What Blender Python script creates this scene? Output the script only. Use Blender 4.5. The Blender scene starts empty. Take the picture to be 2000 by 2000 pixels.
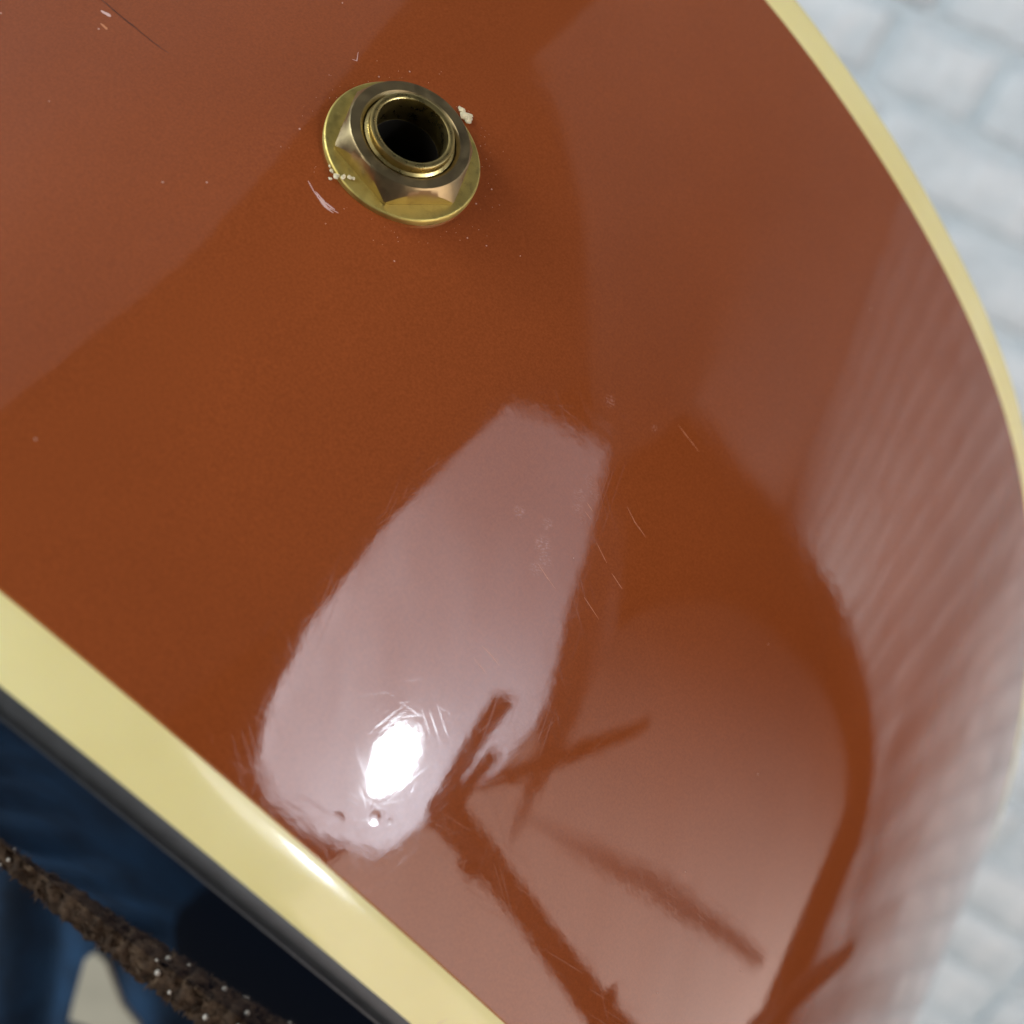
import bpy, bmesh, math, random
import numpy as np
from mathutils import Matrix, Vector, noise
random.seed(7)
rng = np.random.default_rng(7)
scene = bpy.context.scene
COL = scene.collection
MM = 0.001
EYE = Vector((0.0, 0.0, 1.2))                    # the camera stands 1.2 m above the floor

# ------------------------------------------------------------------ camera, world, exposure
AX = Matrix(((0.85674, -0.49885, 0.13096),        # camera axes in the room (x along the wall, y into the wall, z up)
             (0.31119, 0.29751, -0.90258),
             (0.41129, 0.81403, 0.41012)))
cam_data = bpy.data.cameras.new('camera')
cam = bpy.data.objects.new('camera', cam_data)
COL.objects.link(cam)
cam.matrix_world = Matrix.Translation(EYE) @ AX.to_4x4()
cam_data.sensor_width = 36.0
cam_data.lens = 36.917
cam_data.shift_x = -0.01462
cam_data.shift_y = 0.03512
cam_data.clip_start = 0.005
cam_data.clip_end = 100.0
cam_data.dof.use_dof = True
cam_data.dof.focus_distance = 0.107
cam_data.dof.aperture_fstop = 17.0
scene.camera = cam

world = bpy.data.worlds.new('World')
scene.world = world
world.use_nodes = True
world.node_tree.nodes['Background'].inputs['Color'].default_value = (0.50, 0.52, 0.55, 1)
world.node_tree.nodes['Background'].inputs['Strength'].default_value = 0.08

def area_lamp(name, loc, target, size, power, color):
    d = bpy.data.lights.new(name, 'AREA')
    d.shape = 'SQUARE'; d.size = size; d.energy = power; d.color = color
    o = bpy.data.objects.new(name, d); COL.objects.link(o)
    o.location = EYE + Vector(loc)
    o.rotation_euler = (EYE + Vector(target) - o.location).to_track_quat('-Z', 'Y').to_euler()
    return o
area_lamp('room_lamp', (-1.30, -1.75, 0.65), (0, 0.1, 0), 1.1, 22, (1.0, 0.95, 0.88))
area_lamp('wall_fill', (-2.2, -0.95, 1.0), (0.8, 1.25, -0.1), 0.8, 46, (0.84, 0.94, 1.0))  # added fill that brightens the brick wall
area_lamp('far_wall_fill', (2.7, 0.45, 0.85), (1.4, 1.25, 0.2), 0.5, 26, (1.0, 0.93, 0.90))  # added fill, out of sight, for the mirrored stretch of wall at right
area_lamp('low_wall_fill', (0.95, 0.3, -1.1), (1.35, 1.25, -0.1), 0.4, 4, (1.0, 0.98, 0.93))  # added uplight that lifts the lower wall, no such lamp stands there

scene.view_settings.view_transform = 'Standard'
scene.view_settings.look = 'None'
scene.view_settings.exposure = 0.07
scene.view_settings.gamma = 1.0
scene.cycles.max_bounces = 8
scene.cycles.use_denoising = True

# ------------------------------------------------------------------ materials
def nodes_of(name):
    m = bpy.data.materials.new(name); m.use_nodes = True
    nt = m.node_tree
    return m, nt, nt.nodes['Principled BSDF']

def N(nt, kind, **kw):
    n = nt.nodes.new(kind)
    for k, v in kw.items():
        if k in n.inputs: n.inputs[k].default_value = v
        else: setattr(n, k, v)
    return n

def ramp(nt, fac, stops):
    r = nt.nodes.new('ShaderNodeValToRGB')
    e = r.color_ramp.elements
    while len(e) < len(stops): e.new(0.5)
    for q, (p, c) in zip(e, stops):
        q.position = p; q.color = (*c, 1) if len(c) == 3 else c
    nt.links.new(fac, r.inputs['Fac'])
    return r

def noise_tex(nt, scale, detail=3, rough=0.5, stretch=None, rot=None, turned=False):
    tc = nt.nodes.new('ShaderNodeTexCoord')
    out = tc.outputs['Object']
    if stretch or rot:
        mp = nt.nodes.new('ShaderNodeMapping')
        if turned: mp.vector_type = 'TEXTURE'; stretch = [1 / max(q, 1e-6) for q in stretch]   # turn first, then stretch
        if rot: mp.inputs['Rotation'].default_value = rot
        if stretch: mp.inputs['Scale'].default_value = stretch
        nt.links.new(out, mp.inputs['Vector']); out = mp.outputs['Vector']
    n = N(nt, 'ShaderNodeTexNoise', Scale=scale, Detail=detail, Roughness=rough)
    nt.links.new(out, n.inputs['Vector'])
    return n.outputs['Fac']

def bump(nt, height, dist, strength=1.0, prev=None):
    b = N(nt, 'ShaderNodeBump', Strength=strength, Distance=dist)
    nt.links.new(height, b.inputs['Height'])
    if prev: nt.links.new(prev, b.inputs['Normal'])
    return b.outputs['Normal']

def plain(name, color, rough=0.5, metal=0.0, ior=1.5, var=0.0, scale=200, bmp=0.0, bscale=400):
    m, nt, p = nodes_of(name)
    p.inputs['Base Color'].default_value = (*color, 1)
    p.inputs['Roughness'].default_value = rough
    p.inputs['Metallic'].default_value = metal
    p.inputs['IOR'].default_value = ior
    if var:
        f = noise_tex(nt, scale, 4, 0.6)
        r = ramp(nt, f, [(0.3, [c * (1 - var) for c in color]), (0.7, [min(1, c * (1 + var)) for c in color])])
        nt.links.new(r.outputs['Color'], p.inputs['Base Color'])
    if bmp:
        nt.links.new(bump(nt, noise_tex(nt, bscale, 4, 0.6), bmp), p.inputs['Normal'])
    return m

def emitter(name, color, strength, grad=None, fade=1.0, albedo=0.8, fold_shade=0.74):
    """a lit cloth: it glows, evenly or falling off along grad, and also scatters the light that falls on it"""
    m, nt, p = nodes_of(name)
    p.inputs['Base Color'].default_value = (*[albedo * c for c in color], 1)
    p.inputs['Roughness'].default_value = 0.9
    p.inputs['Specular IOR Level'].default_value = 0.1
    p.inputs['Emission Color'].default_value = (*color, 1)
    p.inputs['Emission Strength'].default_value = strength
    if grad:
        axis, lo, hi = grad
        tc = nt.nodes.new('ShaderNodeTexCoord')
        dp = N(nt, 'ShaderNodeVectorMath', operation='DOT_PRODUCT'); dp.inputs[1].default_value = axis
        nt.links.new(tc.outputs['Object'], dp.inputs[0])
        mr = N(nt, 'ShaderNodeMapRange', interpolation_type='SMOOTHSTEP')
        for i, v in zip((1, 2, 3, 4), (lo, hi, strength, strength * fade)): mr.inputs[i].default_value = v
        nt.links.new(dp.outputs['Value'], mr.inputs[0])
        cr = ramp(nt, noise_tex(nt, 5, 3, 0.5, stretch=(1, 3.2, 0.7), rot=(0.5, 0, 0)), [(0.32, (fold_shade,) * 3), (0.62, (1.0,) * 3)])  # fold shading of the cloth, put into its glow
        ml = N(nt, 'ShaderNodeMath', operation='MULTIPLY')
        nt.links.new(mr.outputs[0], ml.inputs[0]); nt.links.new(cr.outputs['Color'], ml.inputs[1])
        nt.links.new(ml.outputs[0], p.inputs['Emission Strength'])
    return m

def make_lacquer():
    m, nt, p = nodes_of('amber_lacquer')
    blotch = noise_tex(nt, 16, 4, 0.55)
    r = ramp(nt, blotch, [(0.30, (0.215, 0.050, 0.0125)), (0.72, (0.276, 0.0650, 0.0155))])
    speck = noise_tex(nt, 4200, 2, 0.6)
    rs = ramp(nt, speck, [(0.30, (0.86, 0.84, 0.80)), (0.70, (1.10, 1.12, 1.14))])
    mx = N(nt, 'ShaderNodeMix', data_type='RGBA', blend_type='MULTIPLY')
    mx.inputs[0].default_value = 1.0
    nt.links.new(r.outputs['Color'], mx.inputs[6]); nt.links.new(rs.outputs['Color'], mx.inputs[7])
    nt.links.new(mx.outputs[2], p.inputs['Base Color'])
    p.inputs['Roughness'].default_value = 0.03
    p.inputs['IOR'].default_value = 1.58
    n = bump(nt, noise_tex(nt, 55, 2, 0.4), 0.00006)
    n = bump(nt, noise_tex(nt, 620, 2, 0.5), 0.0000050, prev=n)
    # sparse hairline scratches in several directions
    for k, (rot, across) in enumerate(((0.3, 2600), (1.05, 3100), (1.75, 2800), (2.4, 3300), (2.9, 2500))):
        f = noise_tex(nt, 1.0, 1, 0.5, stretch=(across * 2.1, 75 + 14 * k, 1.0), rot=(0, 0, rot), turned=True)
        ln = ramp(nt, f, [(0.67, (0, 0, 0)), (0.73, (1, 1, 1))])
        n = bump(nt, ln.outputs['Color'], 0.00000050, prev=n)
    p.inputs['Coat Weight'].default_value = 0.10
    p.inputs['Coat Roughness'].default_value = 0.11
    # dents and scuffs, each at its own place on the side
    tc = nt.nodes.new('ShaderNodeTexCoord')
    def spot(c, r, soft):
        d = N(nt, 'ShaderNodeVectorMath', operation='DISTANCE'); d.inputs[1].default_value = tuple(c)
        nt.links.new(tc.outputs['Object'], d.inputs[0])
        mr = N(nt, 'ShaderNodeMapRange', interpolation_type='SMOOTHSTEP')
        mr.inputs[1].default_value = r * MM; mr.inputs[2].default_value = r * MM * soft
        nt.links.new(d.outputs['Value'], mr.inputs[0])
        return mr.outputs[0]
    for s_, z_, r_, dep in DENTS:
        n = bump(nt, spot(on_side(s_, z_), r_, 0.2), -dep * MM, prev=n)
    grain = noise_tex(nt, 1.0, 3, 0.75, stretch=(2400, 5200, 1), rot=(0, 0, 0.5), turned=True)
    gr = ramp(nt, grain, [(0.48, (0, 0, 0)), (0.75, (1, 1, 1))])
    total = None
    for s_, z_, r_ in SCUFFS:
        sp = spot(on_side(s_, z_), r_, 0.3)
        if total is None: total = sp
        else:
            mxv = N(nt, 'ShaderNodeMath', operation='MAXIMUM')
            nt.links.new(total, mxv.inputs[0]); nt.links.new(sp, mxv.inputs[1]); total = mxv.outputs[0]
    ml = N(nt, 'ShaderNodeMath', operation='MULTIPLY')
    nt.links.new(total, ml.inputs[0]); nt.links.new(gr.outputs['Color'], ml.inputs[1])
    n = bump(nt, ml.outputs[0], 0.0000015, prev=n)
    mw = N(nt, 'ShaderNodeMath', operation='MULTIPLY'); mw.inputs[1].default_value = 0.42
    nt.links.new(ml.outputs[0], mw.inputs[0])
    worn = N(nt, 'ShaderNodeMix', data_type='RGBA'); worn.inputs[7].default_value = (0.66, 0.42, 0.36, 1)
    nt.links.new(mw.outputs[0], worn.inputs[0]); nt.links.new(mx.outputs[2], worn.inputs[6])
    nt.links.new(worn.outputs[2], p.inputs['Base Color'])
    rr = N(nt, 'ShaderNodeMapRange'); rr.inputs[3].default_value = 0.03; rr.inputs[4].default_value = 0.14
    nt.links.new(ml.outputs[0], rr.inputs[0]); nt.links.new(rr.outputs[0], p.inputs['Roughness'])
    nt.links.new(n, p.inputs['Normal'])
    return m

def make_cream():
    m, nt, p = nodes_of('cream_celluloid')
    r = ramp(nt, noise_tex(nt, 60, 3, 0.5), [(0.3, (0.76, 0.68, 0.31)), (0.7, (0.82, 0.755, 0.38))])
    nt.links.new(r.outputs['Color'], p.inputs['Base Color'])
    p.inputs['Roughness'].default_value = 0.12
    p.inputs['IOR'].default_value = 1.5
    p.inputs['Subsurface Weight'].default_value = 0.25
    p.inputs['Subsurface Radius'].default_value = (0.6, 0.5, 0.2)
    p.inputs['Subsurface Scale'].default_value = 0.001
    n = bump(nt, noise_tex(nt, 160, 2, 0.5), 0.00003)
    n = bump(nt, noise_tex(nt, 900, 3, 0.6), 0.000003, prev=n)
    nt.links.new(n, p.inputs['Normal'])
    return m

def make_brass(name, a, b, dark, rough, scale):
    m, nt, p = nodes_of(name)
    p.inputs['Metallic'].default_value = 1.0
    r = ramp(nt, noise_tex(nt, scale, 5, 0.65), [(0.30, dark), (0.45, a), (0.75, b)])
    nt.links.new(r.outputs['Color'], p.inputs['Base Color'])
    rr = ramp(nt, noise_tex(nt, scale * 1.7, 4, 0.6), [(0.3, (rough * 0.85,) * 3), (0.7, (rough * 1.3,) * 3)])
    nt.links.new(rr.outputs['Color'], p.inputs['Roughness'])
    nt.links.new(bump(nt, noise_tex(nt, 2600, 2, 0.5), 0.000002), p.inputs['Normal'])
    return m


M_CREAM = make_cream()
M_PLY = plain('black_ply', (0.034, 0.037, 0.039), 0.5, ior=1.5, var=0.2, scale=500)
M_TOP = plain('dark_blue_gloss', (0.003, 0.008, 0.020), 0.05, ior=1.55, bmp=0.00002, bscale=60)
M_WASHER = make_brass('washer_brass', (0.52, 0.42, 0.13), (0.58, 0.47, 0.15), (0.36, 0.29, 0.10), 0.50, 600)
M_NUT = make_brass('nut_brass', (0.42, 0.33, 0.18), (0.47, 0.37, 0.19), (0.36, 0.28, 0.16), 0.33, 420)
M_BUSH = make_brass('bushing_brass', (0.54, 0.43, 0.17), (0.60, 0.48, 0.19), (0.44, 0.34, 0.15), 0.28, 600)
M_BORE_SHADE = plain('bore_shade', (0.006, 0.005, 0.004), 0.6)  # shade deep in the socket, put into the colour
M_CHIP = plain('chipped_filler', (0.66, 0.58, 0.38), 0.7, var=0.25, scale=2000)
M_SCRATCH = plain('scuffed_lacquer', (0.62, 0.42, 0.38), 0.45)
M_HAIR = plain('hairline', (0.50, 0.20, 0.09), 0.35)
M_CRACK = plain('crack', (0.09, 0.020, 0.006), 0.4)
M_DUST = plain('dust', (0.55, 0.34, 0.26), 0.8)

def make_paint(name, lo, hi):
    m, nt, p = nodes_of(name)
    r = ramp(nt, noise_tex(nt, 20, 4, 0.6), [(0.3, lo), (0.7, hi)])
    nt.links.new(r.outputs['Color'], p.inputs['Base Color'])
    p.inputs['Roughness'].default_value = 0.6
    n = bump(nt, noise_tex(nt, 22, 4, 0.6), 0.012)
    nt.links.new(bump(nt, noise_tex(nt, 150, 4, 0.6), 0.002, prev=n), p.inputs['Normal'])
    return m
M_BRICK = make_paint('white_painted_brick', (0.56, 0.63, 0.67), (0.77, 0.82, 0.85))
M_BRICK_STREAK = make_paint('streak_toned_brick', (0.45, 0.49, 0.51), (0.58, 0.62, 0.64))  # mirrored streaks put into the colour of every other course
M_MORTAR = make_paint('white_painted_mortar', (0.48, 0.56, 0.60), (0.65, 0.72, 0.76))

# ------------------------------------------------------------------ object helpers
def link(name, mesh, mat, parent=None, smooth=True):
    o = bpy.data.objects.new(name, mesh); COL.objects.link(o)
    if mat and not mesh.materials: mesh.materials.append(mat)
    if smooth:
        mesh.polygons.foreach_set('use_smooth', [True] * len(mesh.polygons))
    if parent: o.parent = parent
    return o

def mesh_of(name, verts, faces):
    m = bpy.data.meshes.new(name)
    m.from_pydata([tuple(v) for v in verts], [], faces); m.update()
    return m

def tag(o, label, cat=None, kind=None, group=None):
    if label: o['label'] = label
    if cat: o['category'] = cat
    if kind: o['kind'] = kind
    if group: o['group'] = group

def empty(name, label, cat, mat):
    o = bpy.data.objects.new(name, None); COL.objects.link(o)
    o.empty_display_size = 0.02
    o.matrix_world = mat
    tag(o, label, cat)
    return o

def tube(bm, pts, radii, seg=12):
    rings = []
    pts = [Vector(p) for p in pts]
    for i, p in enumerate(pts):
        t = (pts[min(i + 1, len(pts) - 1)] - pts[max(i - 1, 0)]).normalized()
        a = t.orthogonal().normalized() if i == 0 else (rings_a - t * rings_a.dot(t)).normalized()
        rings_a = a; b = t.cross(a)
        r = radii[i] if hasattr(radii, '__len__') else radii
        rings.append([bm.verts.new(p + (a * math.cos(w) + b * math.sin(w)) * r)
                      for w in (2 * math.pi * k / seg for k in range(seg))])
    for q, s in zip(rings, rings[1:]):
        for k in range(seg):
            bm.faces.new((q[k], q[(k + 1) % seg], s[(k + 1) % seg], s[k]))
    bm.faces.new(rings[0][::-1]); bm.faces.new(rings[-1])

def bm_mesh(name, bm):
    bmesh.ops.recalc_face_normals(bm, faces=bm.faces[:])
    m = bpy.data.meshes.new(name); bm.to_mesh(m); bm.free(); return m

# ------------------------------------------------------------------ the brick wall
wall = empty('brick_wall', 'white painted brick wall blurred behind the guitar', 'wall',
             Matrix.Translation(EYE + Vector((0, 1.25, -1.2))))
BH, BL, J = 0.065, 0.215, 0.0115
COURSE, Z0 = 0.0768, 0.1655                       # a bed joint lies 0.1655 above the eye
def brick_mesh(i, length):
    bm = bmesh.new()
    bmesh.ops.create_cube(bm, size=1.0)
    bmesh.ops.scale(bm, vec=(length, 0.05, BH), verts=bm.verts[:])
    bmesh.ops.bevel(bm, geom=bm.edges[:], offset=0.009, segments=3, profile=0.6, affect='EDGES')
    r = random.Random(i)
    for v in bm.verts:
        v.co += Vector((r.uniform(-1, 1) * 0.0022, r.uniform(-1, 1) * 0.0015, r.uniform(-1, 1) * 0.0022))
    return bm_mesh('brick', bm)
stretchers = [brick_mesh(i, BL) for i in range(6)]
headers = [brick_mesh(20 + i, 0.102) for i in range(4)]
rest = bmesh.new()
nb = 0
for c in range(-13, 38):
    zc = Z0 + (c - 0.5) * COURSE                  # course c lies just below joint c
    if c == 0:  x, pattern = -0.083 - J / 2 - 0.215 * 7 - J * 6 - 0.0, 'h'
    else:       x, pattern = -1.75 - (c * 0.113) % 0.226, 's'
    if c == 0:
        x = -0.078 - 6 * (BL + J)
    k = 0
    while x < 4.6:
        head = (c == 0 and k in (6,)) or (c != 0 and random.Random(c * 91 + k).random() < 0.22)
        L = 0.102 if head else BL
        mid = x + L / 2
        m = (headers if head else stretchers)[(c * 7 + k * 3) % (4 if head else 6)]
        loc = Vector((mid, random.Random(c * 31 + k).uniform(-0.003, 0.003), zc + 1.2))
        if -0.42 < mid < 1.0 and -0.98 < zc < 0.36:
            o = bpy.data.objects.new('brick', m); COL.objects.link(o)
            if not m.materials: m.materials.append(M_BRICK)
            o.parent = wall; o.location = loc
            o.rotation_euler = (0, random.Random(c + k * 17).uniform(-0.012, 0.012), random.Random(c * 3 + k).uniform(-0.008, 0.008))
            nb += 1
        else:
            hx, hz = L / 2, BH / 2
            vs = [rest.verts.new(loc + Vector((a * hx * q, yy, b * hz * q2)))
                  for yy, q, q2 in ((-0.025, 0.96, 0.9), (0.0, 1, 1)) for a, b in ((-1, -1), (1, -1), (1, 1), (-1, 1))]
            fs = [rest.faces.new(vs[0:4])]
            for i in range(4):
                fs.append(rest.faces.new((vs[i], vs[4 + i], vs[4 + (i + 1) % 4], vs[(i + 1) % 4])))
            if mid > 0.9 and c % 2 == 0:
                for q in fs: q.material_index = 1
        x += L + J; k += 1
for m in stretchers + headers:
    if not m.materials: m.materials.append(M_BRICK)
    m.polygons.foreach_set('use_smooth', [True] * len(m.polygons))
o = link('brick_courses', bm_mesh('brick_courses', rest), M_BRICK, wall, smooth=False)
o.data.materials.append(M_BRICK_STREAK)
o['kind'] = 'stuff'
bm = bmesh.new()
bmesh.ops.create_cube(bm, size=1.0)
bmesh.ops.scale(bm, vec=(6.6, 0.10, 4.2), verts=bm.verts[:])
bmesh.ops.translate(bm, vec=(1.4, 0.031, 2.05), verts=bm.verts[:])
link('mortar', bm_mesh('mortar', bm), M_MORTAR, wall, smooth=False)

# ------------------------------------------------------------------ the unseen ceiling, split into two boards to shape the mirrored sheen
M_CEIL = plain('ceiling_paint', (0.36, 0.34, 0.35), 0.8, var=0.12, scale=1.5)
M_CEIL_SHEEN = plain('ceiling_sheen_tone', (0.48, 0.42, 0.40), 0.8, var=0.12, scale=1.5)  # stronger sheen put into the colour of the right board
def ceiling_board(pts, mat=M_CEIL):
    bm = bmesh.new()
    f = [bm.verts.new((x, y, 2.8)) for x, y in pts]; b = [bm.verts.new((x, y, 2.86)) for x, y in pts]
    bm.faces.new(f); bm.faces.new(b[::-1])
    n = len(pts)
    for i in range(n): bm.faces.new((f[i], b[i], b[(i + 1) % n], f[(i + 1) % n]))
    o = link('ceiling', bm_mesh('ceiling', bm), mat, smooth=False); o['kind'] = 'structure'
ceiling_board([(-3.5, -3.5), (-0.40, -1.5), (-0.20, -0.2), (-0.60, 1.2), (-3.5, 1.2)])
ceiling_board([(0.10, 0.36), (4.6, 0.20), (4.6, 1.2), (0.10, 1.2)], M_CEIL_SHEEN)

# ------------------------------------------------------------------ the guitar body
G = Matrix(((0.98389, -0.05040, 0.0, 0), (0, 0, 0, 0), (0, 0, 0, 0), (0, 0, 0, 1)))
RC = np.array([[0.7519453629718188, 0.37378134820764175, 0.5430595561061208],
               [-0.6506521273853703, 0.2883950009219578, 0.7025155147547328],
               [-0.1059715350579068, 0.8815417330877202, -0.459954639122942]])   # tangent, outward, back (camera axes)
jack_at = np.array([-12.5418, 39.6433, -106.1664]) * MM
A = np.array(AX)
ex, en, eb = (A @ RC[:, 0], A @ RC[:, 1], A @ RC[:, 2])
o3 = A @ jack_at + np.array(EYE)
G = Matrix(((ex[0], eb[0], en[0], o3[0]), (ex[1], eb[1], en[1], o3[1]), (ex[2], eb[2], en[2], o3[2]), (0, 0, 0, 1)))
# local axes of the guitar: x along the side (mm*0.001), y from front to back, z outward at the jack
guitar = empty('guitar', 'guitar body with amber lacquered side, cream binding and dark blue gloss face', 'guitar', G)

S = np.linspace(-90, 230, 1281); I0 = int(np.argmin(abs(S)))
kap = np.interp(S, [-60, -20, 10, 35, 60, 85, 110, 150],
                [0.0080661, 0.0080661, 0.0080317, 0.0043671, 0.0050241, 0.0067091, 0.0050782, 0.0014405])
ds = S[1] - S[0]
TH = np.concatenate([[0], np.cumsum((kap[1:] + kap[:-1]) / 2 * ds)]); TH -= TH[I0]
cs, sn = np.cos(TH), np.sin(TH)
UU = np.concatenate([[0], np.cumsum((cs[1:] + cs[:-1]) / 2 * ds)]); UU -= UU[I0]
VV = np.concatenate([[0], np.cumsum(-(sn[1:] + sn[:-1]) / 2 * ds)]); VV -= VV[I0]
def at(s):
    return (np.interp(s, S, UU), np.interp(s, S, VV), np.interp(s, S, TH))
def on_side(s, z, h=0.0):                         # a point on the side, s along it from the jack, z from front to back, h proud
    u, v, t = at(s)
    return Vector((u + math.sin(t) * h, z, v + math.cos(t) * h)) * MM

DENTS = [(39.5, -51.5, 0.75, 0.018), (36.8, -53.8, 1.1, 0.010), (40.9, -50.9, 0.5, 0.006)]
SCUFFS = [(32.6, -2.6, 1.0), (36.4, -13.3, 1.1), (37.0, -14.6, 1.0), (38.3, -15.1, 0.7), (36.4, -11.3, 1.2), (37.6, -12.0, 1.0), (32.4, -20.0, 0.9),
          (36.5, -20.6, 1.4), (37.6, -21.6, 1.2), (35.6, -18.6, 0.9), (38.6, -0.3, 0.6), (37.4, -23.0, 1.0)]
M_LACQUER = make_lacquer()

def bez(p0, p1, p2, p3, n):
    t = np.linspace(0, 1, n + 1)[1:, None]
    return (1 - t) ** 3 * p0 + 3 * (1 - t) ** 2 * t * p1 + 3 * (1 - t) * t * t * p2 + t ** 3 * p3
fine = np.arange(-90, 230.01, 1.0)
P1 = np.array([at(s)[:2] for s in fine])
B = P1[-1]; Bd = np.array([math.cos(TH[-1]), -math.sin(TH[-1])]); Aa = P1[0]; Ad = np.array([math.cos(TH[0]), -math.sin(TH[0])])
Mp = np.array([40.0, -330.0]); Md = np.array([-1.0, 0.05])
OUT = np.vstack([P1, bez(B, B + Bd * 110, Mp - Md * 110, Mp, 60), bez(Mp, Mp + Md * 110, Aa - Ad * 110, Aa, 60)[:-1]])
tan = np.roll(OUT, -1, 0) - np.roll(OUT, 1, 0); tan /= np.linalg.norm(tan, axis=1)[:, None]
NRM = np.stack([-tan[:, 1], tan[:, 0]], 1)        # outward
nO = len(OUT)
def loop(h, z):                                    # outline offset h outward at depth z
    q = OUT + NRM * h
    zz = z(q) if callable(z) else np.full(nO, z)
    return np.stack([q[:, 0], zz, q[:, 1]], 1) * MM
def skin(name, loops, mat, parent, cap=None):
    v = np.vstack(loops); n = len(loops); f = []
    for a in range(n - 1):
        for i in range(nO):
            j = (i + 1) % nO
            f.append((a * nO + i, a * nO + j, (a + 1) * nO + j, (a + 1) * nO + i))
    return link(name, mesh_of(name, v, f), mat, parent)
ZF, WF, WK, ZB, WB, TB = 56.99, 5.39, 1.45, 58.954, 4.948, 0.013575
back_z = lambda q: ZB + TB * np.clip(q[:, 0], -90, 200)

# the side, a fine grid with the jack's hole left open under the nut
sfine = np.unique(np.concatenate([np.arange(-90, 230.01, 1.0), np.arange(-9, 9.01, 0.5)]))
zfine = np.unique(np.concatenate([np.linspace(-ZF, 0, 40), np.linspace(0, 1, 40) * ZB, np.arange(-9, 9.01, 0.5)]))
verts, faces = [], []
for s in sfine:
    u, v, t = at(s)
    zb = ZB + TB * min(max(u, -90), 200)
    for z in zfine:
        zz = z if z < 20 else 20 + (z - 20) * (zb - 20) / (ZB - 20)
        verts.append((u * MM, zz * MM, v * MM))
nz = len(zfine)
for i in range(len(sfine) - 1):
    for j in range(nz - 1):
        sm, zm = (sfine[i] + sfine[i + 1]) / 2, (zfine[j] + zfine[j + 1]) / 2
        if math.hypot(sm, zm) < 4.9: continue
        faces.append((i * nz + j, (i + 1) * nz + j, (i + 1) * nz + j + 1, i * nz + j + 1))
base = len(verts)                                  # the rest of the rim, out of the picture
far_idx = list(range(len(fine) - 1, nO)) + [0]
for i in far_idx:
    q = OUT[i]; zb = ZB + TB * min(max(q[0], -90), 200)
    verts += [(q[0] * MM, -ZF * MM, q[1] * MM), (q[0] * MM, zb * MM, q[1] * MM)]
for k in range(len(far_idx) - 1):
    a = base + 2 * k; faces.append((a, a + 2, a + 3, a + 1))
side = link('side', mesh_of('side', verts, faces), M_LACQUER, guitar)
tag(side, 'amber brown lacquered side with dings and scratches')

def binding(name, z0, z1, bulge, mat, edge_in=0.0):
    prof = []
    for k in range(13):
        t = k / 12
        h = bulge * (1 - (2 * t - 1) ** 4)
        prof.append((h, t))
    loops = []
    for h, t in prof:
        loops.append(loop(h, (lambda q, t=t: (z0(q) if callable(z0) else z0) * (1 - t) + (z1(q) if callable(z1) else z1) * t)
                          if (callable(z0) or callable(z1)) else z0 * (1 - t) + z1 * t))
    return loops
fb = binding('b', -ZF, -ZF - WF, 0.14, None)
link_o = skin('binding', fb, M_CREAM, guitar)
tag(link_o, 'cream binding along the dark blue face')
bb = binding('b', back_z, lambda q: back_z(q) + WB, 0.14, None)
bb.append(loop(-0.9, lambda q: back_z(q) + WB + 0.35))
bb.append(loop(-4.0, lambda q: back_z(q) + WB + 0.5))
o = skin('binding', bb, M_CREAM, guitar)
tag(o, 'cream binding along the back edge')
M_LINE = plain('amber_joint', (0.36, 0.13, 0.025), 0.15)
for z0_, d0, d1 in ((-ZF, 0.02, -0.16),):
    skin('joint_line', [loop(0.0, z0_ + d0), loop(0.012, z0_ + d0 * 0.5), loop(0.085, z0_ + d1), loop(0.0, z0_ + d1 - 0.01)], M_LINE, guitar)
zk = -ZF - WF
pk = [loop(-0.02, zk), loop(0.0, zk - 0.15), loop(0.0, zk - 0.85), loop(-0.15, zk - 1.1), loop(-0.55, zk - 1.2), loop(-0.6, zk - WK - 0.3)]
o = skin('purfling', pk, M_PLY, guitar)

def arch(d):                                       # the face swells from the edge to a crest and falls away behind it
    h = lambda q: 10.6 * (1 - (1 - q / 120) ** 2)
    return h(d) if d < 52 else h(52) - (d - 52) * 0.09
cent = OUT.mean(0)
def plate(name, z0, sgn, ds_, mat, func):
    loops = []
    for d in ds_:
        loops.append(loop(-d, (lambda q, d=d: (z0(q) if callable(z0) else np.full(nO, z0)) + sgn * func(d))))
    last = OUT - NRM * ds_[-1]
    zl = loops[-1][:, 1]
    for t in (0.3, 0.6, 0.85, 1.0):
        q = last * (1 - t) + cent * t
        loops.append(np.stack([q[:, 0] * MM, zl * (1 - t) + zl.mean() * t, q[:, 1] * MM], 1))
    return skin(name, loops, mat, guitar)
o = plate('face', zk - WK, -1, [0.3, 0.4, 0.7, 1.2, 2, 3, 5, 7, 10, 13, 16, 20, 24, 28, 32, 36, 40, 44, 48, 51, 51.8, 52, 52.2, 53, 56, 60], M_TOP, arch)
tag(o, 'dark blue gloss face mirroring blue cloth')
o = plate('back', lambda q: back_z(q) + WB + 0.5, 1, [4.0, 6, 10, 20, 40, 60], M_LACQUER, lambda d: 0.0)

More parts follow.
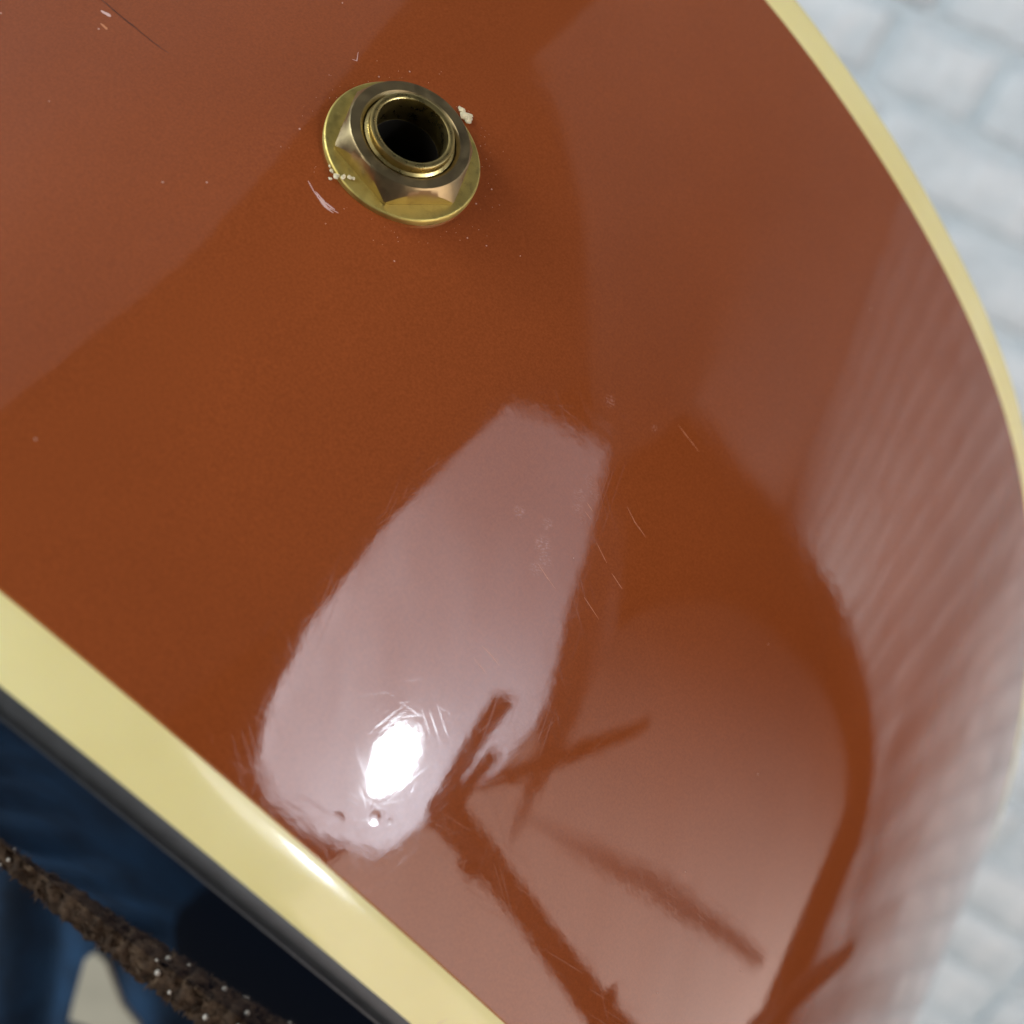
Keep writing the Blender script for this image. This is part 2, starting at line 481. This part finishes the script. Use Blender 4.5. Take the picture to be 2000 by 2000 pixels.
# ---- output jack
jack = bpy.data.objects.new('output_jack', None); COL.objects.link(jack); jack.parent = guitar
jack.location = (-0.00016, 0.00022, 0)
jack.empty_display_size = 0.01
tag(jack, 'tarnished brass output jack')
def lathe(name, prof, mat, seg=96, closed=True, wob=0.0):
    bm = bmesh.new(); rings = []
    for r, h in prof:
        rings.append([bm.verts.new((r * math.cos(2 * math.pi * k / seg) * MM, r * math.sin(2 * math.pi * k / seg) * MM, h * MM)) for k in range(seg)])
    pairs = list(zip(rings, rings[1:])) + ([(rings[-1], rings[0])] if closed else [])
    for a, b in pairs:
        for k in range(seg):
            bm.faces.new((a[k], a[(k + 1) % seg], b[(k + 1) % seg], b[k]))
    m = bm_mesh(name, bm)
    o = link(name, m, mat, jack)
    es = o.modifiers.new('edges', 'EDGE_SPLIT'); es.split_angle = math.radians(38)
    return o
lathe('washer', [(4.9, -0.45), (8.00, -0.45), (8.14, -0.3), (8.14, 0.42), (8.07, 0.54), (7.95, 0.60), (7.90, 0.602), (7.4, 0.602), (4.9, 0.602)], M_WASHER)
lathe('bushing', [(3.55, -16), (3.55, 2.2), (3.60, 3.45), (3.66, 3.68), (3.78, 3.76), (4.14, 3.76), (4.28, 3.70), (4.34, 3.52), (4.34, 2.90),
                  (4.62, 2.75), (4.66, 2.6), (4.66, -16)], M_BUSH)
lathe('socket_bore', [(3.54, 0.6), (3.54, -15.7), (3.50, -15.7), (3.50, 0.6)], M_BORE_SHADE, 64)
lathe('socket_bottom', [(0.01, -15.8), (3.55, -15.8), (3.55, -15.9), (0.01, -15.9)], M_BORE_SHADE, 32)
bm = bmesh.new()
seg = 180; rings = []
phi0 = math.radians(-9.3)
def hexr(a):
    w = (a - phi0) % (math.pi / 3) - math.pi / 6
    return min(6.36 / math.cos(w), 7.28)
for kind in range(8):
    ring = []
    for k in range(seg):
        a = 2 * math.pi * k / seg
        rh = hexr(a)
        r, h = [(4.78, 0.6), (4.78, 2.75), (5.10, 3.06), (6.12, 3.10), (6.24, 2.95), (rh, 2.40 - (rh - 6.36) * 1.45), (rh - 0.06, 0.62), (4.78, 0.6)][kind]
        ring.append(bm.verts.new((r * math.cos(a) * MM, r * math.sin(a) * MM, h * MM)))
    rings.append(ring)
for a, b in zip(rings, rings[1:]):
    for k in range(seg):
        bm.faces.new((a[k], a[(k + 1) % seg], b[(k + 1) % seg], b[k]))
o = link('hex_nut', bm_mesh('hex_nut', bm), M_NUT, jack)
es = o.modifiers.new('edges', 'EDGE_SPLIT'); es.split_angle = math.radians(24)
# angles in the jack's plane: local x = along the side, local y = towards the back

# ---- chips, scratches and specks on the lacquer
def ribbon(name, pts, width, mat, h=0.02, jag=0.35, parent=None):
    pts = [Vector((a, b)) for a, b in pts]
    dense = []
    for a, b in zip(pts, pts[1:]):
        n = max(2, int((b - a).length / 0.25))
        dense += [a.lerp(b, k / n) for k in range(n)]
    dense.append(pts[-1])
    vs = []
    n = len(dense)
    for i, p in enumerate(dense):
        t = (dense[min(i + 1, n - 1)] - dense[max(i - 1, 0)]).normalized()
        q = Vector((-t.y, t.x))
        w = width * (0.15 + math.sin(math.pi * (i + 0.3) / (n - 0.4)) ** 0.6) * (1 + random.uniform(-jag, jag))
        c = p + q * random.uniform(-jag, jag) * width * 0.4
        vs += [on_side(c.x + q.x * w / 2, c.y + q.y * w / 2, max(0.004, h - 0.02)), on_side(c.x, c.y, h), on_side(c.x - q.x * w / 2, c.y - q.y * w / 2, max(0.004, h - 0.02))]
    f = []
    for i in range(n - 1):
        f += [(3 * i, 3 * i + 1, 3 * i + 4, 3 * i + 3), (3 * i + 1, 3 * i + 2, 3 * i + 5, 3 * i + 4)]
    return link(name, mesh_of(name, vs, f), mat, guitar)
ribbon('scratch', [(-4.19, -9.89), (-3.17, -10.36), (-2.1, -10.66), (-1.08, -10.74), (-0.01, -10.41)], 0.13, M_SCRATCH)
ribbon('scratch', [(-2.97, -10.28), (-1.59, -10.55), (-0.47, -10.40)], 0.15, M_SCRATCH)
ribbon('scratch', [(-2.5, -10.62), (-1.3, -10.9), (-0.3, -10.8)], 0.12, M_SCRATCH)
ribbon('crack', [(-33.5, -7.2), (-31.34, -7.44), (-28.73, -7.82), (-27.21, -7.94), (-25.25, -8.14), (-23.78, -8.22), (-22.68, -8.18)], 0.15, M_CRACK, h=0.008)
ribbon('scratch', [(-30.8, -8.5), (-30.09, -8.52), (-29.6, -8.5)], 0.28, M_SCRATCH)
ribbon('scratch', [(-29.6, -9.9), (-29.0, -9.95), (-28.6, -10.1)], 0.22, M_HAIR)
for pts in ([(40.67, 2.63), (42.18, 2.6), (44.68, 2.61)], [(41.52, -9.8), (43.32, -10.3), (45.49, -10.43)], [(37.23, -22.44), (39.11, -22.75), (40.45, -22.88)],
            [(37.71, -32.91), (39.19, -32.89), (40.47, -33.05)], [(37.87, -34.39), (39.87, -34.55)], [(44.62, -16.67), (46.66, -16.93)],
            [(41.09, -15.65), (43.43, -16.33)], [(43.51, -21.04), (46.5, -21.46)], [(38.0, -14.2), (39.0, -14.3)], [(37.5, -13.3), (38.7, -13.5)]):
    ribbon('scratch', pts, 0.055, M_HAIR, h=0.006)
ribbon('lint', [(-10.75, 5.24), (-10.33, 5.47), (-10.6, 5.9), (-10.97, 6.5)], 0.09, M_SCRATCH, h=0.03)
ribbon('nick', [(110.3, -4.1), (111.23, -4.98), (112.5, -5.4)], 0.35, M_CRACK, h=0.01)

def blob(bm, c, r, sq=0.6):
    g = bmesh.ops.create_icosphere(bm, subdivisions=2, radius=r * MM)
    sd = random.random() * 50
    for v in g['verts']:
        n = noise.noise(v.co * (900 / r) + Vector((sd, 0, 0)))
        v.co = Vector((v.co.x, v.co.y, v.co.z * sq)) * (1 + 0.7 * n) + c
def chip(pts):
    bm = bmesh.new()
    for s, z, h, r in pts: blob(bm, on_side(s, z, h * 0.9), r * 0.85, 0.45)
    o = link('lacquer_chip', bm_mesh('lacquer_chip', bm), M_CHIP, guitar, smooth=False)
    return o
tag(chip([(1.3, 9.3, 0.35, 0.62), (0.65, 9.5, 0.3, 0.40), (1.75, 9.1, 0.4, 0.50), (0.2, 9.7, 0.1, 0.22), (1.5, 9.9, 0.1, 0.3)]), 'cream chip at the back side of the washer')
tag(chip([(-2.6, -7.8, 0.6, 0.36), (-2.1, -7.35, 0.75, 0.30), (-1.6, -6.9, 0.8, 0.28), (-3.3, -7.5, 0.45, 0.24), (-3.8, -7.2, 0.4, 0.18), (-2.9, -8.2, 0.3, 0.22), (-1.3, -6.7, 0.8, 0.2)]),
    'cream chip at the face side of the washer')
hair = [(57.2, -60.2), (56.6, -60.9), (57.0, -61.5), (58.0, -61.2), (58.3, -60.4), (59.2, -60.8), (60.4, -60.7)]
o = ribbon('hair', hair, 0.07, M_SCRATCH, h=0.17, jag=0.1)
bm = bmesh.new()
specks = [(-16.16, 10.48), (-36.8, -15.27), (-29.15, -10.59), (-25.61, -20.59), (-12.69, -20.27), (-10.14, -17.32), (74.28, -32.9), (82.18, -36.87),
          (92.16, -34.78), (79.87, -44.32), (76.98, -17.63), (-2.52, -46.29), (53.4, 40.91), (15.3, 1.31), (6.9, -10.15), (10.25, -1.94), (12.13, -0.92),
          (8.48, 4.76), (8.43, 1.98), (-8.58, -5.85), (-0.05, -12.31), (-7.62, 5.71), (-6.02, 8.93), (40.03, -18.95), (67.64, -5.73)]
for s, z in specks:
    blob(bm, on_side(s, z, 0.02), random.uniform(0.05, 0.10), 0.5)
for k in range(80):
    a = random.uniform(0, 2 * math.pi); r = 8.6 + abs(random.gauss(0, 1.4))
    blob(bm, on_side(r * math.cos(a), r * math.sin(a), 0.01), random.uniform(0.018, 0.042), 0.5)
o = link('dust', bm_mesh('dust', bm), M_DUST, guitar, smooth=False); o['kind'] = 'stuff'

# ------------------------------------------------------------------ things the lacquer mirrors: lamp, stand, added glow panel and dark sheet
def room(x, y, z): return EYE + Vector((x, y, z))
def sheet_poly(name, x, pts, mat, thick, parent):
    bm = bmesh.new()
    f = [bm.verts.new((x, y, z)) for y, z in pts]
    b = [bm.verts.new((x + thick, y, z)) for y, z in pts]
    bm.faces.new(f); bm.faces.new(b[::-1])
    n = len(pts)
    for i in range(n): bm.faces.new((f[i], b[i], b[(i + 1) % n], f[(i + 1) % n]))
    return link(name, bm_mesh(name, bm), mat, parent, smooth=False)
def smooth_pts(pts, n=6):
    out = []
    m = len(pts); P = [Vector(p) for p in pts]
    for i in range(m):
        a, b, c, d = P[i - 1], P[i], P[(i + 1) % m], P[(i + 2) % m]
        for k in range(n):
            t = k / n
            q = 0.5 * (2 * b + (c - a) * t + (2 * a - 5 * b + 4 * c - d) * t * t + (3 * b - a - 3 * c + d) * t ** 3)
            out.append((q.x, q.y))
    return out
M_BLACK = plain('black_metal', (0.012, 0.012, 0.012), 0.4)
M_BLACK_CLOTH = plain('black_cloth', (0.008, 0.0075, 0.0075), 0.9)
M_BLACK_CLOTH.node_tree.nodes['Principled BSDF'].inputs['Specular IOR Level'].default_value = 0.0
lamp = empty('softbox', 'lit softbox with bare bulb beside the guitar', 'lamp', Matrix.Translation(EYE))
SOFT = [(0.101, 1.069), (0.216, 0.735), (0.166, 0.59), (0.136, 0.521), (0.082, 0.363), (0.031, 0.337), (-0.017, 0.338), (-0.114, 0.345), (-0.192, 0.44),
        (-0.261, 0.55), (-0.294, 0.642), (-0.287, 0.753), (-0.244, 0.869), (-0.112, 0.999)]
sheet_poly('diffuser', 0.70, SOFT, emitter('lit_fabric', (0.93, 0.92, 1.0), 6.0, ((0, 1.0, 0.27), -0.17, 0.34), 0.15), 0.004, lamp)
bm = bmesh.new()
cy, cz = -0.04, 0.66
n = len(SOFT)
fr = [bm.verts.new((0.705, cy + (y - cy) * 1.01, cz + (z - cz) * 1.01)) for y, z in SOFT]
bk = [bm.verts.new((0.90, cy + (y - cy) * 0.25, cz + (z - cz) * 0.25)) for y, z in SOFT]
for i in range(n): bm.faces.new((fr[i], bk[i], bk[(i + 1) % n], fr[(i + 1) % n]))
bm.faces.new(bk)
link('shell', bm_mesh('shell', bm), M_BLACK, lamp, smooth=False)
bm = bmesh.new()
bmesh.ops.create_uvsphere(bm, u_segments=64, v_segments=40, radius=0.028)
bmesh.ops.scale(bm, vec=(1, 0.9, 1.25), verts=bm.verts[:])
bmesh.ops.translate(bm, vec=(0.58, -0.0705, 0.377), verts=bm.verts[:])
link('bulb', bm_mesh('bulb', bm), emitter('bulb_glow', (0.82, 0.92, 1.0), 100), lamp)

stand = empty('light_stand', 'black light stand below the softbox', 'stand', Matrix.Translation(EYE))
def rod(name, pts, r, parent):
    bm = bmesh.new(); tube(bm, pts, r, 12)
    return link(name, bm_mesh(name, bm), M_BLACK, parent)
X1 = 0.17
rod('pole', [(X1, 0.047, 0.044), (X1, 0.050, 0.036), (X1, 0.059, 0.015), (X1, 0.070, -0.010), (X1, 0.084, -0.040), (X1, 0.096, -0.063), (X1, 0.107, -0.082), (X1, 0.117, -0.099), (X1, 0.15, -0.16)],
    [0.0058, 0.0058, 0.0046, 0.0041, 0.0042, 0.0044, 0.0045, 0.0046, 0.005], stand)
rod('bracket', [(X1, 0.0478, 0.034), (X1, 0.053, 0.049), (X1, 0.062, 0.058), (X1, 0.073, 0.068)], [0.0062, 0.0046, 0.0046, 0.0062], stand)
rod('bracket', [(X1, 0.052, 0.036), (X1, 0.061, 0.043), (X1, 0.069, 0.0465)], [0.0036, 0.0032, 0.0036], stand)
rod('knob', [(X1 + 0.001, 0.0545, 0.0105), (X1 + 0.001, 0.0635, 0.0145)], 0.0050, stand)
rod('foot', [(X1, 0.094, -0.067), (X1, 0.1045, -0.067)], 0.0042, stand)
rod('leg', [(X1, 0.228, -0.139), (X1, 0.196, -0.131), (X1, 0.165, -0.1255)], [0.0040, 0.0055, 0.006], stand)
M_GREY = plain('grey_cloth', (0.60, 0.50, 0.46), 0.8)
rod('arm', [(0.3, 0.143, 0.0715), (0.3, 0.1, 0.089), (0.3, 0.066, 0.103), (0.3, 0.049, 0.111)], [0.0034, 0.0054, 0.0048, 0.0018], stand)
bar = rod('cross_bar', [(0.8, 0.055, 0.299), (0.8, 0.167, 0.139), (0.8, 0.278, -0.008), (0.8, 0.45, -0.21)], [0.003, 0.010, 0.011, 0.006], stand)
bar.data.materials[0] = M_GREY
sheet_poly('shade_flap', 0.80, [(0.20, 0.72), (0.23, 0.69), (0.185, 0.463), (0.11, 0.36), (0.036, 0.278), (0.030, 0.285), (0.07, 0.37), (0.10, 0.53)], M_GREY, 0.004, lamp)  # added piece that draws the half-dark wedge beside the softbox

panel = empty('added_glow_panel', 'added glowing panel for the pale sheen low on the side', 'lamp', Matrix.Translation(EYE))  # glowing panel added to give the lower side its pale sheen
PAN = smooth_pts([(0.126, 0.835), (0.322, 0.882), (0.503, 0.737), (0.68, 0.446), (0.856, 0.136), (0.972, -0.139), (0.919, -0.26), (0.777, -0.463), (0.55, -0.82), (-0.3, -0.9), (-0.75, -0.3), (-0.75, 0.6), (-0.45, 0.85), (-0.1, 0.86)], 5)
sheet_poly('diffuser', 1.45, PAN, emitter('panel_glow', (1.0, 0.82, 0.74), 2.7, ((0, 0.80, 0.60), 0.06, 0.84), 0.03, 0.05, 0.94), 0.02, panel)
SHEET = [(0.54, 2.2), (0.568, 1.812), (0.618, 1.521), (0.677, 1.194), (0.814, 0.738), (1.007, 0.281), (1.167, -0.078), (1.255, -0.331), (1.172, -0.464), (1.042, -0.673),
       (0.95, -1.15), (-1.3, -1.15), (-1.3, 2.2)]
dark_sheet = sheet_poly('added_dark_sheet', 1.60, [(y, z) for y, z in SHEET], M_BLACK_CLOTH, 0.01, None)  # unseen sheet added so the lacquer mirrors a dark band
dark_sheet.location = EYE
tag(dark_sheet, 'added black sheet that darkens the band mirrored in the side', 'sheet')

# ------------------------------------------------------------------ blue cloth beyond the face, brown fuzzy strip
CAM = Matrix.Translation(EYE) @ AX.to_4x4()
M_DENIM = plain('blue_denim', (0.007, 0.034, 0.082), 0.85, var=0.55, scale=70, bmp=0.001, bscale=700)
bm = bmesh.new()
nx, ny = 150, 70
grid = []
for j in range(ny + 1):
    row = []
    for i in range(nx + 1):
        x = -0.34 + 0.30 * i / nx; y = -0.005 - 0.33 * j / ny
        amp = min(1, max(0.12, (y + 0.165) / 0.03))
        fold = amp * 0.0030 * math.sin(x * 300 + 1.6 * math.sin(y * 22)) + amp * 0.0035 * math.sin(x * 118 + y * 9 + 1.0) + 0.004 * noise.noise((x * 24, y * 10, 0.3))
        bulge = -0.9 * max(0, x + 0.075) ** 1.3
        row.append(bm.verts.new((x, y, -0.275 + fold + bulge)))
    grid.append(row)
for j in range(ny):
    for i in range(nx):
        bm.faces.new((grid[j][i], grid[j][i + 1], grid[j + 1][i + 1], grid[j + 1][i]))
cl = link('blue_cloth', bm_mesh('blue_cloth', bm), M_DENIM)
sol = cl.modifiers.new('thickness', 'SOLIDIFY'); sol.thickness = 0.0012
cl.matrix_world = CAM
tag(cl, 'blue denim cloth in vertical folds beyond the guitar face', 'cloth')

def slab(name, pts, z, thick, mat, label, cat):
    bm = bmesh.new()
    f = [bm.verts.new((x, y, z)) for x, y in pts]; b = [bm.verts.new((x, y, z - thick)) for x, y in pts]
    bm.faces.new(f); bm.faces.new(b[::-1])
    for i in range(len(pts)): bm.faces.new((f[i], b[i], b[(i + 1) % len(pts)], f[(i + 1) % len(pts)]))
    o = link(name, bm_mesh(name, bm), mat, smooth=False)
    o.matrix_world = CAM
    tag(o, label, cat)
    return o
M_PAPER = plain('cream_paper', (0.46, 0.44, 0.35), 0.7, var=0.08, scale=60)
slab('cream_patch', [(-0.1053, -0.0981), (-0.1029, -0.0965), (-0.1005, -0.0987), (-0.0968, -0.1085), (-0.0919, -0.1146), (-0.0944, -0.1207), (-0.1040, -0.1142), (-0.1090, -0.1125), (-0.1078, -0.1072)],
     -0.250, 0.002, M_PAPER, 'tapered cream patch on the blue cloth below the brown strip', 'patch')
m, nt, p = nodes_of('brown_fuzz')
r = ramp(nt, noise_tex(nt, 620, 5, 0.7), [(0.28, (0.014, 0.007, 0.003)), (0.55, (0.060, 0.033, 0.016)), (0.78, (0.15, 0.10, 0.058))])
nt.links.new(r.outputs['Color'], p.inputs['Base Color']); p.inputs['Roughness'].default_value = 0.9
M_FUZZ = m
M_GLINT = plain('glint', (0.50, 0.46, 0.40), 0.35)
DEP = 0.130
STRIP = [(x * DEP / 0.195, y * DEP / 0.195) for x, y in
         [(-0.1200, -0.0345), (-0.1017, -0.0494), (-0.0979, -0.0525), (-0.0883, -0.0608), (-0.0788, -0.0684), (-0.0693, -0.0762), (-0.0598, -0.0832), (-0.0522, -0.0893), (-0.0446, -0.0955), (-0.030, -0.108)]]
strip = bpy.data.objects.new('brown_strip', None); COL.objects.link(strip)
strip.matrix_world = CAM; strip.empty_display_size = 0.02
tag(strip, 'brown fuzzy strip with glinting grains across the dark blue face', 'strip')
dense = []
for a, b in zip(STRIP, STRIP[1:]):
    n_ = max(2, int(math.dist(a, b) / 0.0005))
    dense += [(a[0] + (b[0] - a[0]) * k / n_, a[1] + (b[1] - a[1]) * k / n_) for k in range(n_)]
bm = bmesh.new()
tube(bm, [(x, y, -DEP) for x, y in dense], [0.0027 + 0.0007 * noise.noise((i * 0.09, 0, 0)) + 0.0004 * noise.noise((i * 0.6, 3, 0)) for i in range(len(dense))], 40)
for v in bm.verts:
    v.co += Vector((noise.noise(v.co * 1000), noise.noise(v.co * 1000 + Vector((9, 0, 0))), noise.noise(v.co * 1000 + Vector((0, 9, 0))))) * 0.0007
link('core', bm_mesh('core', bm), M_FUZZ, strip)
bm = bmesh.new()
for k in range(4200):                               # loose tufts standing off the strip
    i = random.randrange(len(dense)); x, y = dense[i]
    a = random.uniform(0, 2 * math.pi); d = Vector((math.cos(a) * 0.64, math.cos(a) * 0.77, math.sin(a)))
    c = Vector((x, y, -DEP)) + d * 0.0025; L = random.uniform(0.0004, 0.0013)
    t = (d + Vector((random.uniform(-1, 1), random.uniform(-1, 1), random.uniform(-1, 1))) * 0.8).normalized()
    w = t.orthogonal().normalized() * random.uniform(0.00008, 0.00025)
    v1, v2, v3 = bm.verts.new(c - w), bm.verts.new(c + w), bm.verts.new(c + t * L)
    bm.faces.new((v1, v2, v3))
o = link('tufts', bm_mesh('tufts', bm), M_FUZZ, strip, smooth=False); o['kind'] = 'stuff'
bm = bmesh.new()
for k in range(60):
    i = random.randrange(len(dense)); x, y = dense[i]
    a = random.uniform(0, math.pi)
    d = Vector((math.cos(a) * 0.64, math.cos(a) * 0.77, math.sin(a)))
    g = bmesh.ops.create_icosphere(bm, subdivisions=1, radius=random.choice((0.00018, 0.00028, 0.00042)))
    for v in g['verts']: v.co += Vector((x, y, -DEP)) + d * 0.0029
o = link('grains', bm_mesh('grains', bm), M_GLINT, strip); o['kind'] = 'stuff'

bm = bmesh.new()
bmesh.ops.create_uvsphere(bm, u_segments=40, v_segments=24, radius=1)
for v in bm.verts:
    v.co = Vector((v.co.x * 0.078, v.co.y * 0.090, v.co.z * 0.012)) * (1 + 0.06 * noise.noise(v.co * 1.7)) + Vector((-0.085, -0.225, -0.262))
dark_shape = link('added_dark_shape', bm_mesh('added_dark_shape', bm), M_BLACK_CLOTH)  # unseen shape added for the dark patch mirrored in the face
dark_shape.matrix_world = CAM
tag(dark_shape, 'black rounded shape added to darken the mirroring face beside the binding', 'dark_shape')
